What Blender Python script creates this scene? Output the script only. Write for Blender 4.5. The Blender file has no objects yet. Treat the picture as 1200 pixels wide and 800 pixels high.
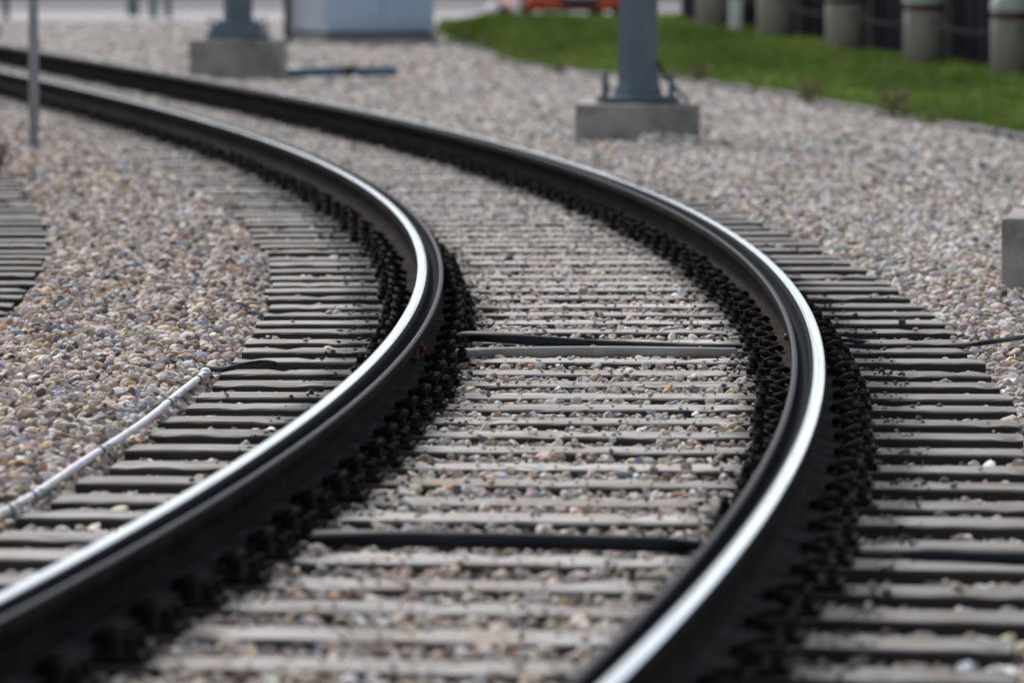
import bpy, bmesh, math, random
import numpy as np
from mathutils import Vector, Matrix, noise as mnoise

random.seed(7); rng = np.random.default_rng(11)
S = bpy.context.scene
C = S.collection
rad = math.radians

# ------------------------------------------------------------------ camera, sky, sun, exposure
F_PX, CAM_H, HOR = 6667.0, 1.668, -92.0          # focal length in photo pixels (200 mm lens), eye height, horizon row
PITCH = math.atan((400 - HOR) / F_PX)
cam_d = bpy.data.cameras.new("camera"); cam = bpy.data.objects.new("camera", cam_d); C.objects.link(cam)
cam_d.sensor_width = 36; cam_d.lens = 200; cam_d.clip_start = 0.5; cam_d.clip_end = 5000
cam.location = (0, 0, CAM_H); cam.rotation_euler = (rad(90) - PITCH, 0, 0)
cam_d.dof.use_dof = True; cam_d.dof.focus_distance = 21.3; cam_d.dof.aperture_fstop = 3.4; cam_d.dof.aperture_blades = 9
S.camera = cam
SUN_EL, SUN_AZ = rad(43), rad(-27)               # azimuth from +Y (view direction), minus = left: soft light from behind left
W = bpy.data.worlds.new("World"); S.world = W; W.use_nodes = True
nt = W.node_tree; bg = nt.nodes["Background"]
sky = nt.nodes.new("ShaderNodeTexSky"); sky.sky_type = 'NISHITA'; sky.sun_disc = False
sky.sun_elevation = SUN_EL; sky.sun_rotation = SUN_AZ; sky.dust_density = 1.5; sky.air_density = 1.0; sky.ozone_density = 1.0
hs = nt.nodes.new("ShaderNodeHueSaturation"); hs.inputs["Saturation"].default_value = 0.48   # thin overcast
nt.links.new(sky.outputs[0], hs.inputs["Color"]); nt.links.new(hs.outputs[0], bg.inputs["Color"])
bg.inputs["Strength"].default_value = 0.078
sd = bpy.data.lights.new("sun", 'SUN'); sun = bpy.data.objects.new("sun", sd); C.objects.link(sun)
sd.energy = 1.5; sd.angle = rad(11); sd.color = (1.0, 0.97, 0.92)
dirv = Vector((math.sin(SUN_AZ) * math.cos(SUN_EL), math.cos(SUN_AZ) * math.cos(SUN_EL), math.sin(SUN_EL)))
sun.rotation_euler = dirv.to_track_quat('Z', 'Y').to_euler()
S.view_settings.view_transform = 'Standard'; S.view_settings.look = 'None'; S.view_settings.gamma = 1
S.view_settings.exposure = 1.18
S.cycles.use_denoising = True
S.cycles.max_bounces = 6

# ------------------------------------------------------------------ helpers
def p2g(px, py, z=0.0):
    """where the sight line through a photo pixel meets the level z (used once, to survey positions)"""
    u = (px - 600) / F_PX; v = (py - 400) / F_PX
    dy = math.cos(PITCH) - v * math.sin(PITCH); dz = -math.sin(PITCH) - v * math.cos(PITCH)
    t = (z - CAM_H) / dz
    return u * t, dy * t

def tag(o, label=None, cat=None, group=None, kind=None):
    for k, v in (("label", label), ("category", cat), ("group", group), ("kind", kind)):
        if v: o[k] = v
    return o

def empty(name, loc=(0, 0, 0), rz=0.0):
    o = bpy.data.objects.new(name, None); C.objects.link(o); o.location = loc; o.rotation_euler = (0, 0, rz)
    o.empty_display_size = 0.2
    return o

class MB:
    def __init__(s): s.b = bmesh.new()
    def box(s, c, d, bev=0.0, rz=0.0, mi=0, taper=1.0):
        m = Matrix.Translation(c) @ Matrix.Rotation(rz, 4, 'Z') @ Matrix.Diagonal((d[0], d[1], d[2], 1))
        r = bmesh.ops.create_cube(s.b, size=1.0, matrix=Matrix.Identity(4))
        vs = r['verts']
        for v in vs:
            if v.co.z > 0: v.co.x *= taper; v.co.y *= taper
        bmesh.ops.transform(s.b, matrix=m, verts=vs)
        fs = {f for v in vs for f in v.link_faces}
        for f in fs: f.material_index = mi
        if bev > 0:
            es = list({e for v in vs for e in v.link_edges})
            rr = bmesh.ops.bevel(s.b, geom=es, offset=bev, segments=2, affect='EDGES', profile=0.5)
            for f in rr['faces']: f.material_index = mi
        return s
    def cyl(s, c, r, h, n=16, r2=None, mi=0, rot=None):
        m = Matrix.Translation(c)
        if rot is not None: m = m @ rot
        rr = bmesh.ops.create_cone(s.b, cap_ends=True, segments=n, radius1=r, radius2=r if r2 is None else r2, depth=h, matrix=m)
        for f in {f for v in rr['verts'] for f in v.link_faces}:
            f.material_index = mi; f.smooth = len(f.verts) == 4
        return s
    def lathe(s, prof, n=20, mi=0, c=(0, 0, 0)):
        rings = []
        for r, z in prof:
            rings.append([s.b.verts.new((c[0] + r * math.cos(2 * math.pi * k / n), c[1] + r * math.sin(2 * math.pi * k / n), c[2] + z)) for k in range(n)])
        for a, b in zip(rings, rings[1:]):
            for k in range(n):
                f = s.b.faces.new((a[k], a[(k + 1) % n], b[(k + 1) % n], b[k])); f.smooth = True; f.material_index = mi
        s.b.faces.new(rings[-1]).material_index = mi
        s.b.faces.new(rings[0][::-1]).material_index = mi
        return s
    def tube(s, pts, r, n=8, mi=0):
        pts = [Vector(p) for p in pts]; rings = []
        rs = r if isinstance(r, (list, tuple)) else [r] * len(pts)
        up = Vector((0, 0, 1))
        for i, p in enumerate(pts):
            t = (pts[min(i + 1, len(pts) - 1)] - pts[max(i - 1, 0)]).normalized()
            a = t.cross(up)
            if a.length < 1e-3: a = t.cross(Vector((1, 0, 0)))
            a.normalize(); b = a.cross(t); up = b
            rings.append([s.b.verts.new(p + a * rs[i] * math.cos(2 * math.pi * k / n) + b * rs[i] * math.sin(2 * math.pi * k / n)) for k in range(n)])
        for A, B in zip(rings, rings[1:]):
            for k in range(n):
                f = s.b.faces.new((A[k], B[k], B[(k + 1) % n], A[(k + 1) % n])); f.smooth = True; f.material_index = mi
        s.b.faces.new(rings[0]).material_index = mi; s.b.faces.new(rings[-1][::-1]).material_index = mi
        return s
    def mesh(s, name, mats):
        me = bpy.data.meshes.new(name)
        bmesh.ops.recalc_face_normals(s.b, faces=s.b.faces[:])
        s.b.to_mesh(me); s.b.free()
        for m in (mats if isinstance(mats, (list, tuple)) else [mats]): me.materials.append(m)
        return me
    def build(s, name, mats, parent=None, loc=(0, 0, 0), rz=0.0):
        o = bpy.data.objects.new(name, s.mesh(name, mats)); C.objects.link(o)
        o.parent = parent; o.location = loc; o.rotation_euler = (0, 0, rz)
        return o

def link(name, me, parent=None, loc=(0, 0, 0), rot=(0, 0, 0)):
    o = bpy.data.objects.new(name, me); C.objects.link(o); o.parent = parent; o.location = loc; o.rotation_euler = rot
    return o

def copy_tree(o, parent=None):
    c = o.copy(); C.objects.link(c); c.parent = parent
    for ch in list(o.children): copy_tree(ch, c)
    return c

def grid_mesh(name, P, mats, smooth=True, keep=None):
    """P: (rows, cols, 3) array"""
    r, c = P.shape[:2]
    idx = np.arange(r * c).reshape(r, c)
    q = np.stack([idx[:-1, :-1], idx[:-1, 1:], idx[1:, 1:], idx[1:, :-1]], -1).reshape(-1, 4)
    if keep is not None: q = q[keep.reshape(-1)]
    me = bpy.data.meshes.new(name); me.from_pydata(P.reshape(-1, 3).tolist(), [], q.tolist())
    for m in (mats if isinstance(mats, (list, tuple)) else [mats]): me.materials.append(m)
    if smooth: me.polygons.foreach_set("use_smooth", [True] * len(me.polygons))
    me.update()
    return me

# ------------------------------------------------------------------ materials
def mat(name, col, rough=0.8, metal=0.0, var=0.25, nscale=8.0, bump=0.15, bscale=40.0, dirt=None, dirt_amt=0.0, dirt_scale=2.0, spec=0.5, coat=0.0, objrand=0.0):
    m = bpy.data.materials.new(name); m.use_nodes = True
    n = m.node_tree; L = n.links; b = n.nodes["Principled BSDF"]
    tc = n.nodes.new("ShaderNodeTexCoord")
    no = n.nodes.new("ShaderNodeTexNoise"); no.inputs["Scale"].default_value = nscale; no.inputs["Detail"].default_value = 6
    L.new(tc.outputs["Object"], no.inputs["Vector"])
    mr = n.nodes.new("ShaderNodeMapRange"); mr.inputs[1].default_value = 0.3; mr.inputs[2].default_value = 0.7
    mr.inputs[3].default_value = 1 - var; mr.inputs[4].default_value = 1 + var
    L.new(no.outputs[0], mr.inputs[0])
    mul = n.nodes.new("ShaderNodeVectorMath"); mul.operation = 'SCALE'; mul.inputs[0].default_value = col[:3]
    L.new(mr.outputs[0], mul.inputs["Scale"])
    out = mul.outputs[0]
    if dirt is not None:
        n2 = n.nodes.new("ShaderNodeTexNoise"); n2.inputs["Scale"].default_value = dirt_scale; n2.inputs["Detail"].default_value = 8; n2.inputs["Roughness"].default_value = 0.65
        L.new(tc.outputs["Object"], n2.inputs["Vector"])
        m2 = n.nodes.new("ShaderNodeMapRange"); m2.inputs[1].default_value = 0.48; m2.inputs[2].default_value = 0.66; m2.inputs[4].default_value = dirt_amt
        L.new(n2.outputs[0], m2.inputs[0])
        mx = n.nodes.new("ShaderNodeMix"); mx.data_type = 'RGBA'
        L.new(m2.outputs[0], mx.inputs[0]); L.new(out, mx.inputs[6]); mx.inputs[7].default_value = (*dirt, 1)
        out = mx.outputs[2]
    if objrand > 0:
        oi = n.nodes.new("ShaderNodeObjectInfo"); m3 = n.nodes.new("ShaderNodeMapRange")
        m3.inputs[3].default_value = 1 - objrand; m3.inputs[4].default_value = 1 + objrand
        L.new(oi.outputs["Random"], m3.inputs[0])
        s3 = n.nodes.new("ShaderNodeVectorMath"); s3.operation = 'SCALE'
        L.new(out, s3.inputs[0]); L.new(m3.outputs[0], s3.inputs["Scale"]); out = s3.outputs[0]
    L.new(out, b.inputs["Base Color"])
    b.inputs["Roughness"].default_value = rough; b.inputs["Metallic"].default_value = metal
    b.inputs["Specular IOR Level"].default_value = spec; b.inputs["Coat Weight"].default_value = coat
    if bump > 0:
        n4 = n.nodes.new("ShaderNodeTexNoise"); n4.inputs["Scale"].default_value = bscale; n4.inputs["Detail"].default_value = 5
        L.new(tc.outputs["Object"], n4.inputs["Vector"])
        bp = n.nodes.new("ShaderNodeBump"); bp.inputs["Strength"].default_value = bump; bp.inputs["Distance"].default_value = 0.02
        L.new(n4.outputs[0], bp.inputs["Height"]); L.new(bp.outputs[0], b.inputs["Normal"])
    return m

def mat_polished():
    """worn running band: bright steel with lengthwise scuffs; 'pu' = place across the head in metres, 'ps' = along the rail"""
    m = bpy.data.materials.new("polished_rail_steel"); m.use_nodes = True
    n = m.node_tree; L = n.links; b = n.nodes["Principled BSDF"]
    a = n.nodes.new("ShaderNodeAttribute"); a.attribute_name = "prof"      # (pu, ps, 0)
    mp = n.nodes.new("ShaderNodeMapping"); mp.inputs["Scale"].default_value = (260, 0.9, 1)
    L.new(a.outputs["Vector"], mp.inputs[0])
    no = n.nodes.new("ShaderNodeTexNoise"); no.inputs["Scale"].default_value = 1.0; no.inputs["Detail"].default_value = 6; no.inputs["Roughness"].default_value = 0.6
    L.new(mp.outputs[0], no.inputs["Vector"])
    cr = n.nodes.new("ShaderNodeValToRGB"); e = cr.color_ramp.elements
    e[0].position = 0.30; e[0].color = (0.34, 0.36, 0.40, 1); e[1].position = 0.5; e[1].color = (0.72, 0.785, 0.88, 1)
    L.new(no.outputs[0], cr.inputs[0])
    sx = n.nodes.new("ShaderNodeSeparateXYZ"); L.new(a.outputs["Vector"], sx.inputs[0])      # a thin dark wear line that wanders along the band
    m1 = n.nodes.new("ShaderNodeMapping"); m1.inputs["Scale"].default_value = (0, 0.35, 0); L.new(a.outputs["Vector"], m1.inputs[0])
    w1 = n.nodes.new("ShaderNodeTexNoise"); w1.inputs["Scale"].default_value = 1; w1.inputs["Detail"].default_value = 3; L.new(m1.outputs[0], w1.inputs["Vector"])
    w2 = n.nodes.new("ShaderNodeMath"); w2.operation = 'MULTIPLY_ADD'; L.new(w1.outputs[0], w2.inputs[0]); w2.inputs[1].default_value = 0.05; w2.inputs[2].default_value = -0.021
    w3 = n.nodes.new("ShaderNodeMath"); w3.operation = 'SUBTRACT'; L.new(sx.outputs[0], w3.inputs[0]); L.new(w2.outputs[0], w3.inputs[1])
    w4 = n.nodes.new("ShaderNodeMath"); w4.operation = 'ABSOLUTE'; L.new(w3.outputs[0], w4.inputs[0])
    w5 = n.nodes.new("ShaderNodeMapRange"); w5.inputs[1].default_value = 0.0008; w5.inputs[2].default_value = 0.0022; w5.inputs[3].default_value = 0.75; w5.inputs[4].default_value = 0; L.new(w4.outputs[0], w5.inputs[0])
    wm = n.nodes.new("ShaderNodeMix"); wm.data_type = 'RGBA'; L.new(w5.outputs[0], wm.inputs[0]); L.new(cr.outputs[0], wm.inputs[6]); wm.inputs[7].default_value = (0.06, 0.075, 0.10, 1)
    v1 = n.nodes.new("ShaderNodeMapping"); v1.inputs["Scale"].default_value = (25, 1.3, 0); L.new(a.outputs["Vector"], v1.inputs[0])
    v2 = n.nodes.new("ShaderNodeTexNoise"); v2.inputs["Scale"].default_value = 1; v2.inputs["Detail"].default_value = 6; v2.inputs["Roughness"].default_value = 0.7; L.new(v1.outputs[0], v2.inputs["Vector"])
    v3 = n.nodes.new("ShaderNodeMath"); v3.operation = 'ADD'; L.new(sx.outputs[0], v3.inputs[0]); v3.inputs[1].default_value = 0.0055
    v4 = n.nodes.new("ShaderNodeMath"); v4.operation = 'ABSOLUTE'; L.new(v3.outputs[0], v4.inputs[0])
    v5 = n.nodes.new("ShaderNodeMath"); v5.operation = 'MULTIPLY_ADD'; L.new(v2.outputs[0], v5.inputs[0]); v5.inputs[1].default_value = 0.018; L.new(v4.outputs[0], v5.inputs[2])
    v6 = n.nodes.new("ShaderNodeMapRange"); v6.inputs[1].default_value = 0.0205; v6.inputs[2].default_value = 0.0275; v6.inputs[4].default_value = 0.85; L.new(v5.outputs[0], v6.inputs[0])
    v7 = n.nodes.new("ShaderNodeMix"); v7.data_type = 'RGBA'; L.new(v6.outputs[0], v7.inputs[0]); L.new(wm.outputs[2], v7.inputs[6]); v7.inputs[7].default_value = (0.09, 0.10, 0.12, 1)
    L.new(v7.outputs[2], b.inputs["Base Color"])
    mr = n.nodes.new("ShaderNodeMapRange"); mr.inputs[1].default_value = 0.3; mr.inputs[2].default_value = 0.7; mr.inputs[3].default_value = 0.26; mr.inputs[4].default_value = 0.14
    L.new(no.outputs[0], mr.inputs[0]); L.new(mr.outputs[0], b.inputs["Roughness"])
    b.inputs["Metallic"].default_value = 1.0
    return m

def mat_sleeper():
    """bleached grey top with lengthwise cracks, creosote sides with the shade of the gaps put into their colour, oil blackened round the rail seats (object space: x along the sleeper)"""
    m = bpy.data.materials.new("weathered_sleeper_wood"); m.use_nodes = True
    n = m.node_tree; L = n.links; b = n.nodes["Principled BSDF"]
    tc = n.nodes.new("ShaderNodeTexCoord"); oi = n.nodes.new("ShaderNodeObjectInfo")
    ad = n.nodes.new("ShaderNodeVectorMath"); ad.operation = 'ADD'
    sc = n.nodes.new("ShaderNodeVectorMath"); sc.operation = 'SCALE'; sc.inputs[0].default_value = (37, 61, 13)
    L.new(oi.outputs["Random"], sc.inputs["Scale"]); L.new(tc.outputs["Object"], ad.inputs[0]); L.new(sc.outputs[0], ad.inputs[1])
    mp = n.nodes.new("ShaderNodeMapping"); mp.inputs["Scale"].default_value = (2.2, 46, 46); L.new(ad.outputs[0], mp.inputs[0])
    g = n.nodes.new("ShaderNodeTexNoise"); g.inputs["Scale"].default_value = 1.0; g.inputs["Detail"].default_value = 8; g.inputs["Roughness"].default_value = 0.65
    L.new(mp.outputs[0], g.inputs["Vector"])
    cr = n.nodes.new("ShaderNodeValToRGB"); e = cr.color_ramp.elements
    e[0].position = 0.36; e[0].color = (0.04, 0.033, 0.029, 1); e[1].position = 0.64; e[1].color = (0.47, 0.455, 0.445, 1)
    x = e.new(0.46); x.color = (0.265, 0.245, 0.232, 1)
    L.new(g.outputs[0], cr.inputs[0])
    # patches of tan dust
    d = n.nodes.new("ShaderNodeTexNoise"); d.inputs["Scale"].default_value = 5; d.inputs["Detail"].default_value = 6; L.new(ad.outputs[0], d.inputs["Vector"])
    dm = n.nodes.new("ShaderNodeMapRange"); dm.inputs[1].default_value = 0.5; dm.inputs[2].default_value = 0.68; dm.inputs[4].default_value = 0.85; L.new(d.outputs[0], dm.inputs[0])
    mx = n.nodes.new("ShaderNodeMix"); mx.data_type = 'RGBA'; L.new(dm.outputs[0], mx.inputs[0]); L.new(cr.outputs[0], mx.inputs[6]); mx.inputs[7].default_value = (0.25, 0.19, 0.14, 1)
    # creosote sides, with shade between the sleepers painted in: by height in the timber
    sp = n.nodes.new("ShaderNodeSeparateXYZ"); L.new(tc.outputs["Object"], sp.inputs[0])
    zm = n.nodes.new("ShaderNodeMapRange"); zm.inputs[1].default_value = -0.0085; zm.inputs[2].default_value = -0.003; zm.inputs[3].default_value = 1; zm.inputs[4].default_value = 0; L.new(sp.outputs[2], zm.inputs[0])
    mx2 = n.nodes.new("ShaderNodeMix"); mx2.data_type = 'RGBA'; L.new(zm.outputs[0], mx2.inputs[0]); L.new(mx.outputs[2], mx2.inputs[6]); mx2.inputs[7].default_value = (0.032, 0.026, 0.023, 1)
    # oil stain at the rail seats
    ab = n.nodes.new("ShaderNodeMath"); ab.operation = 'ABSOLUTE'; L.new(sp.outputs[0], ab.inputs[0])
    su = n.nodes.new("ShaderNodeMath"); su.operation = 'SUBTRACT'; L.new(ab.outputs[0], su.inputs[0]); su.inputs[1].default_value = 0.76
    a2 = n.nodes.new("ShaderNodeMath"); a2.operation = 'ABSOLUTE'; L.new(su.outputs[0], a2.inputs[0])
    wob = n.nodes.new("ShaderNodeMath"); wob.operation = 'MULTIPLY_ADD'; L.new(d.outputs[0], wob.inputs[0]); wob.inputs[1].default_value = -0.22; L.new(a2.outputs[0], wob.inputs[2])
    om = n.nodes.new("ShaderNodeMapRange"); om.inputs[1].default_value = 0.13; om.inputs[2].default_value = 0.24; om.inputs[3].default_value = 0.93; om.inputs[4].default_value = 0.0; L.new(wob.outputs[0], om.inputs[0])
    mx3 = n.nodes.new("ShaderNodeMix"); mx3.data_type = 'RGBA'; L.new(om.outputs[0], mx3.inputs[0]); L.new(mx2.outputs[2], mx3.inputs[6]); mx3.inputs[7].default_value = (0.018, 0.015, 0.015, 1)
    m3 = n.nodes.new("ShaderNodeMapRange"); m3.inputs[3].default_value = 0.82; m3.inputs[4].default_value = 1.14; L.new(oi.outputs["Random"], m3.inputs[0])
    wn = n.nodes.new("ShaderNodeMapRange"); wn.inputs[1].default_value = 0.5; wn.inputs[2].default_value = 0.75; wn.inputs[3].default_value = 1.2; wn.inputs[4].default_value = 0.92; L.new(ab.outputs[0], wn.inputs[0])   # worn palest between the rails
    pm_ = n.nodes.new("ShaderNodeMath"); pm_.operation = 'MULTIPLY'; L.new(wn.outputs[0], pm_.inputs[1])
    rt = n.nodes.new("ShaderNodeMapRange"); rt.inputs[1].default_value = 0.6; rt.inputs[2].default_value = 0.9; rt.inputs[3].default_value = 1.0; rt.inputs[4].default_value = 0.74; L.new(sp.outputs[0], rt.inputs[0])   # outer ends of the high rail side stay dirtier
    pr_ = n.nodes.new("ShaderNodeMath"); pr_.operation = 'MULTIPLY'; L.new(m3.outputs[0], pr_.inputs[0]); L.new(rt.outputs[0], pr_.inputs[1]); L.new(pr_.outputs[0], pm_.inputs[0])
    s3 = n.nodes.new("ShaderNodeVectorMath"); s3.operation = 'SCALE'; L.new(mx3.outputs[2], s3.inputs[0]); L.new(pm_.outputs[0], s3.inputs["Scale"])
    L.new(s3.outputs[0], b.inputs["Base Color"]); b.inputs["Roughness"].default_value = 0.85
    bp = n.nodes.new("ShaderNodeBump"); bp.inputs["Strength"].default_value = 0.6; bp.inputs["Distance"].default_value = 0.01
    L.new(g.outputs[0], bp.inputs["Height"]); L.new(bp.outputs[0], b.inputs["Normal"])
    return m

def mat_stone():
    m = bpy.data.materials.new("ballast_stone"); m.use_nodes = True
    n = m.node_tree; L = n.links; b = n.nodes["Principled BSDF"]
    a = n.nodes.new("ShaderNodeAttribute"); a.attribute_name = "col"; a.attribute_type = 'INSTANCER'
    tc = n.nodes.new("ShaderNodeTexCoord"); no = n.nodes.new("ShaderNodeTexNoise"); no.inputs["Scale"].default_value = 2.2; no.inputs["Detail"].default_value = 6
    L.new(tc.outputs["Object"], no.inputs["Vector"])
    mr = n.nodes.new("ShaderNodeMapRange"); mr.inputs[1].default_value = 0.3; mr.inputs[2].default_value = 0.7; mr.inputs[3].default_value = 0.7; mr.inputs[4].default_value = 1.25; L.new(no.outputs[0], mr.inputs[0])
    s = n.nodes.new("ShaderNodeVectorMath"); s.operation = 'SCALE'; L.new(a.outputs["Color"], s.inputs[0]); L.new(mr.outputs[0], s.inputs["Scale"])
    L.new(s.outputs[0], b.inputs["Base Color"]); b.inputs["Roughness"].default_value = 0.8; b.inputs["Specular IOR Level"].default_value = 0.35
    return m

def mat_ground():
    m = bpy.data.materials.new("gravel_bed"); m.use_nodes = True
    n = m.node_tree; L = n.links; b = n.nodes["Principled BSDF"]
    tc = n.nodes.new("ShaderNodeTexCoord")
    v = n.nodes.new("ShaderNodeTexVoronoi"); v.inputs["Scale"].default_value = 24; L.new(tc.outputs["Object"], v.inputs["Vector"])
    cr = n.nodes.new("ShaderNodeValToRGB"); e = cr.color_ramp.elements
    e[0].color = (0.07, 0.055, 0.045, 1); e[1].color = (0.22, 0.19, 0.165, 1)
    L.new(v.outputs["Color"], cr.inputs[0]); L.new(cr.outputs[0], b.inputs["Base Color"]); b.inputs["Roughness"].default_value = 0.95
    bp = n.nodes.new("ShaderNodeBump"); bp.inputs["Strength"].default_value = 0.8; bp.inputs["Distance"].default_value = 0.02; bp.invert = True
    L.new(v.outputs["Distance"], bp.inputs["Height"]); L.new(bp.outputs[0], b.inputs["Normal"])
    return m

M = dict(
    polished=mat_polished(), sleeper=mat_sleeper(), stone=mat_stone(), bed=mat_ground(),
    rail=mat("rail_dark_steel", (0.0115, 0.010, 0.011), 0.8, 0.0, 0.5, 14, 0.2, 90, dirt=(0.036, 0.021, 0.015), dirt_amt=0.6, dirt_scale=2.5, spec=0.02),
    groove=mat("rail_groove", (0.010, 0.012, 0.018), 0.8, 0.0, 0.3, 10, 0.1, 60, spec=0.02),
    lip=mat("rail_lip_steel", (0.040, 0.041, 0.048), 0.7, 0.0, 0.4, 20, 0.1, 90, spec=0.1),
    foot=mat("rail_foot_dusty", (0.040, 0.037, 0.038), 0.9, 0.0, 0.4, 9, 0.25, 80, dirt=(0.055, 0.034, 0.023), dirt_amt=0.7, dirt_scale=3, spec=0.0),
    iron=mat("oiled_black_iron", (0.017, 0.0145, 0.0135), 0.85, 0.0, 0.6, 30, 0.3, 80, spec=0.05),
    bond=mat("red_bond_clamp", (0.10, 0.018, 0.013), 0.6, 0, 0.4, 30, 0.2, 60),
    cable=mat("black_rubber_cable", (0.010, 0.013, 0.020), 0.6, 0, 0.3, 20, 0.1, 60, spec=0.25),
    pvc=mat("white_plastic_pipe", (0.74, 0.74, 0.78), 0.5, 0, 0.08, 6, 0.05, 40, dirt=(0.36, 0.33, 0.31), dirt_amt=0.5, dirt_scale=9),
    greypipe=mat("grey_plastic_pipe", (0.27, 0.265, 0.255), 0.75, 0, 0.25, 8, 0.1, 40, dirt=(0.22, 0.16, 0.12), dirt_amt=0.6, dirt_scale=5),
    galv=mat("galvanised_blue_grey_steel", (0.095, 0.125, 0.155), 0.6, 0.2, 0.15, 4, 0.05, 40, dirt=(0.06, 0.08, 0.105), dirt_amt=0.6, dirt_scale=1.2),
    galvp=mat("post_steel", (0.27, 0.29, 0.32), 0.6, 0.2, 0.15, 5, 0.05, 40),
    conc=mat("plinth_concrete", (0.30, 0.28, 0.26), 0.9, 0, 0.28, 5, 0.3, 50, dirt=(0.085, 0.078, 0.072), dirt_amt=0.85, dirt_scale=2.4),
    concl=mat("pale_concrete", (0.27, 0.26, 0.255), 0.9, 0, 0.15, 5, 0.2, 60),
    bollard=mat("bollard_concrete", (0.26, 0.235, 0.20), 0.9, 0, 0.12, 5, 0.15, 50, dirt=(0.15, 0.138, 0.12), dirt_amt=0.6, dirt_scale=2.4),
    cap=mat("bollard_cap_pale_green", (0.38, 0.42, 0.39), 0.7, 0, 0.1, 8, 0.1, 40),
    band=mat("bollard_band_dark_red", (0.075, 0.012, 0.014), 0.5, 0, 0.2, 8, 0.05, 40),
    panel=mat("dark_blue_panel", (0.0075, 0.007, 0.015), 0.75, 0, 0.2, 3, 0.05, 40, objrand=0.2, spec=0.1),
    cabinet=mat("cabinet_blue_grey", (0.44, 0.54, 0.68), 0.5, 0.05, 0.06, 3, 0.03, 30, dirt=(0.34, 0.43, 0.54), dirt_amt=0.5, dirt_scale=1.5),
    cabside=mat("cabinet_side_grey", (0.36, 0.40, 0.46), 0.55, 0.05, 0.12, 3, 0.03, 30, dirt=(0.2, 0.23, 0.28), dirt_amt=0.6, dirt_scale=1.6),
    bluepipe=mat("teal_blue_pipe", (0.055, 0.12, 0.17), 0.5, 0.1, 0.2, 6, 0.05, 40),
    asphalt=mat("road_asphalt", (0.135, 0.125, 0.145), 0.9, 0, 0.15, 3, 0.2, 80),
    pave=mat("pavement_concrete", (0.33, 0.315, 0.32), 0.9, 0, 0.1, 2, 0.1, 60),
    kerb=mat("kerb_stone", (0.36, 0.35, 0.34), 0.9, 0, 0.12, 3, 0.1, 60),
    soil=mat("lawn_soil", (0.045, 0.050, 0.022), 0.95, 0, 0.3, 5, 0.2, 40),
    edging=mat("dark_edging", (0.045, 0.042, 0.045), 0.8, 0, 0.3, 6, 0.2, 50),
    red=mat("red_car_paint", (0.52, 0.035, 0.015), 0.3, 0, 0.03, 2, 0.0, 40, coat=0.8),
    black=mat("black_plastic", (0.015, 0.015, 0.017), 0.6, 0, 0.2, 10, 0.05, 50),
    rubber=mat("tyre_rubber", (0.016, 0.016, 0.016), 0.85, 0, 0.2, 10, 0.1, 60),
    alloy=mat("wheel_alloy", (0.5, 0.5, 0.52), 0.35, 0.9, 0.05, 10, 0.0, 60),
    glass=mat("dark_car_glass", (0.02, 0.025, 0.03), 0.08, 0, 0.05, 3, 0.0, 40),
    lens=mat("headlight_lens", (0.6, 0.62, 0.65), 0.12, 0.3, 0.05, 3, 0.0, 40),
    white=mat("white_painted", (0.72, 0.72, 0.73), 0.6, 0, 0.08, 6, 0.1, 30),
    teal=mat("teal_fence_post_paint", (0.10, 0.17, 0.18), 0.6, 0.1, 0.15, 5, 0.05, 40),
    darkpost=mat("dark_post_paint", (0.010, 0.009, 0.016), 0.7, 0, 0.15, 5, 0.05, 40, spec=0.15),
    chain=mat("dull_chain_iron", (0.045, 0.042, 0.05), 0.8, 0, 0.2, 10, 0.0, 40, spec=0.2),
    zip=mat("black_cable_tie", (0.012, 0.012, 0.014), 0.5, 0, 0.1, 10, 0, 40),
    dryweed=mat("dry_weed", (0.13, 0.09, 0.05), 0.9, 0, 0.3, 10, 0, 40),
    paleleaf=mat("pale_leaf", (0.20, 0.27, 0.20), 0.8, 0, 0.3, 20, 0, 40),
    stem=mat("stem_brown", (0.10, 0.075, 0.05), 0.9, 0, 0.2, 10, 0, 40),
)

def mat_grass():
    m = bpy.data.materials.new("grass_blade"); m.use_nodes = True
    n = m.node_tree; L = n.links; b = n.nodes["Principled BSDF"]
    a = n.nodes.new("ShaderNodeAttribute"); a.attribute_name = "col"; a.attribute_type = 'INSTANCER'
    L.new(a.outputs["Color"], b.inputs["Base Color"]); b.inputs["Roughness"].default_value = 0.7; b.inputs["Specular IOR Level"].default_value = 0.2
    return m
M['grass'] = mat_grass()

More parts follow.
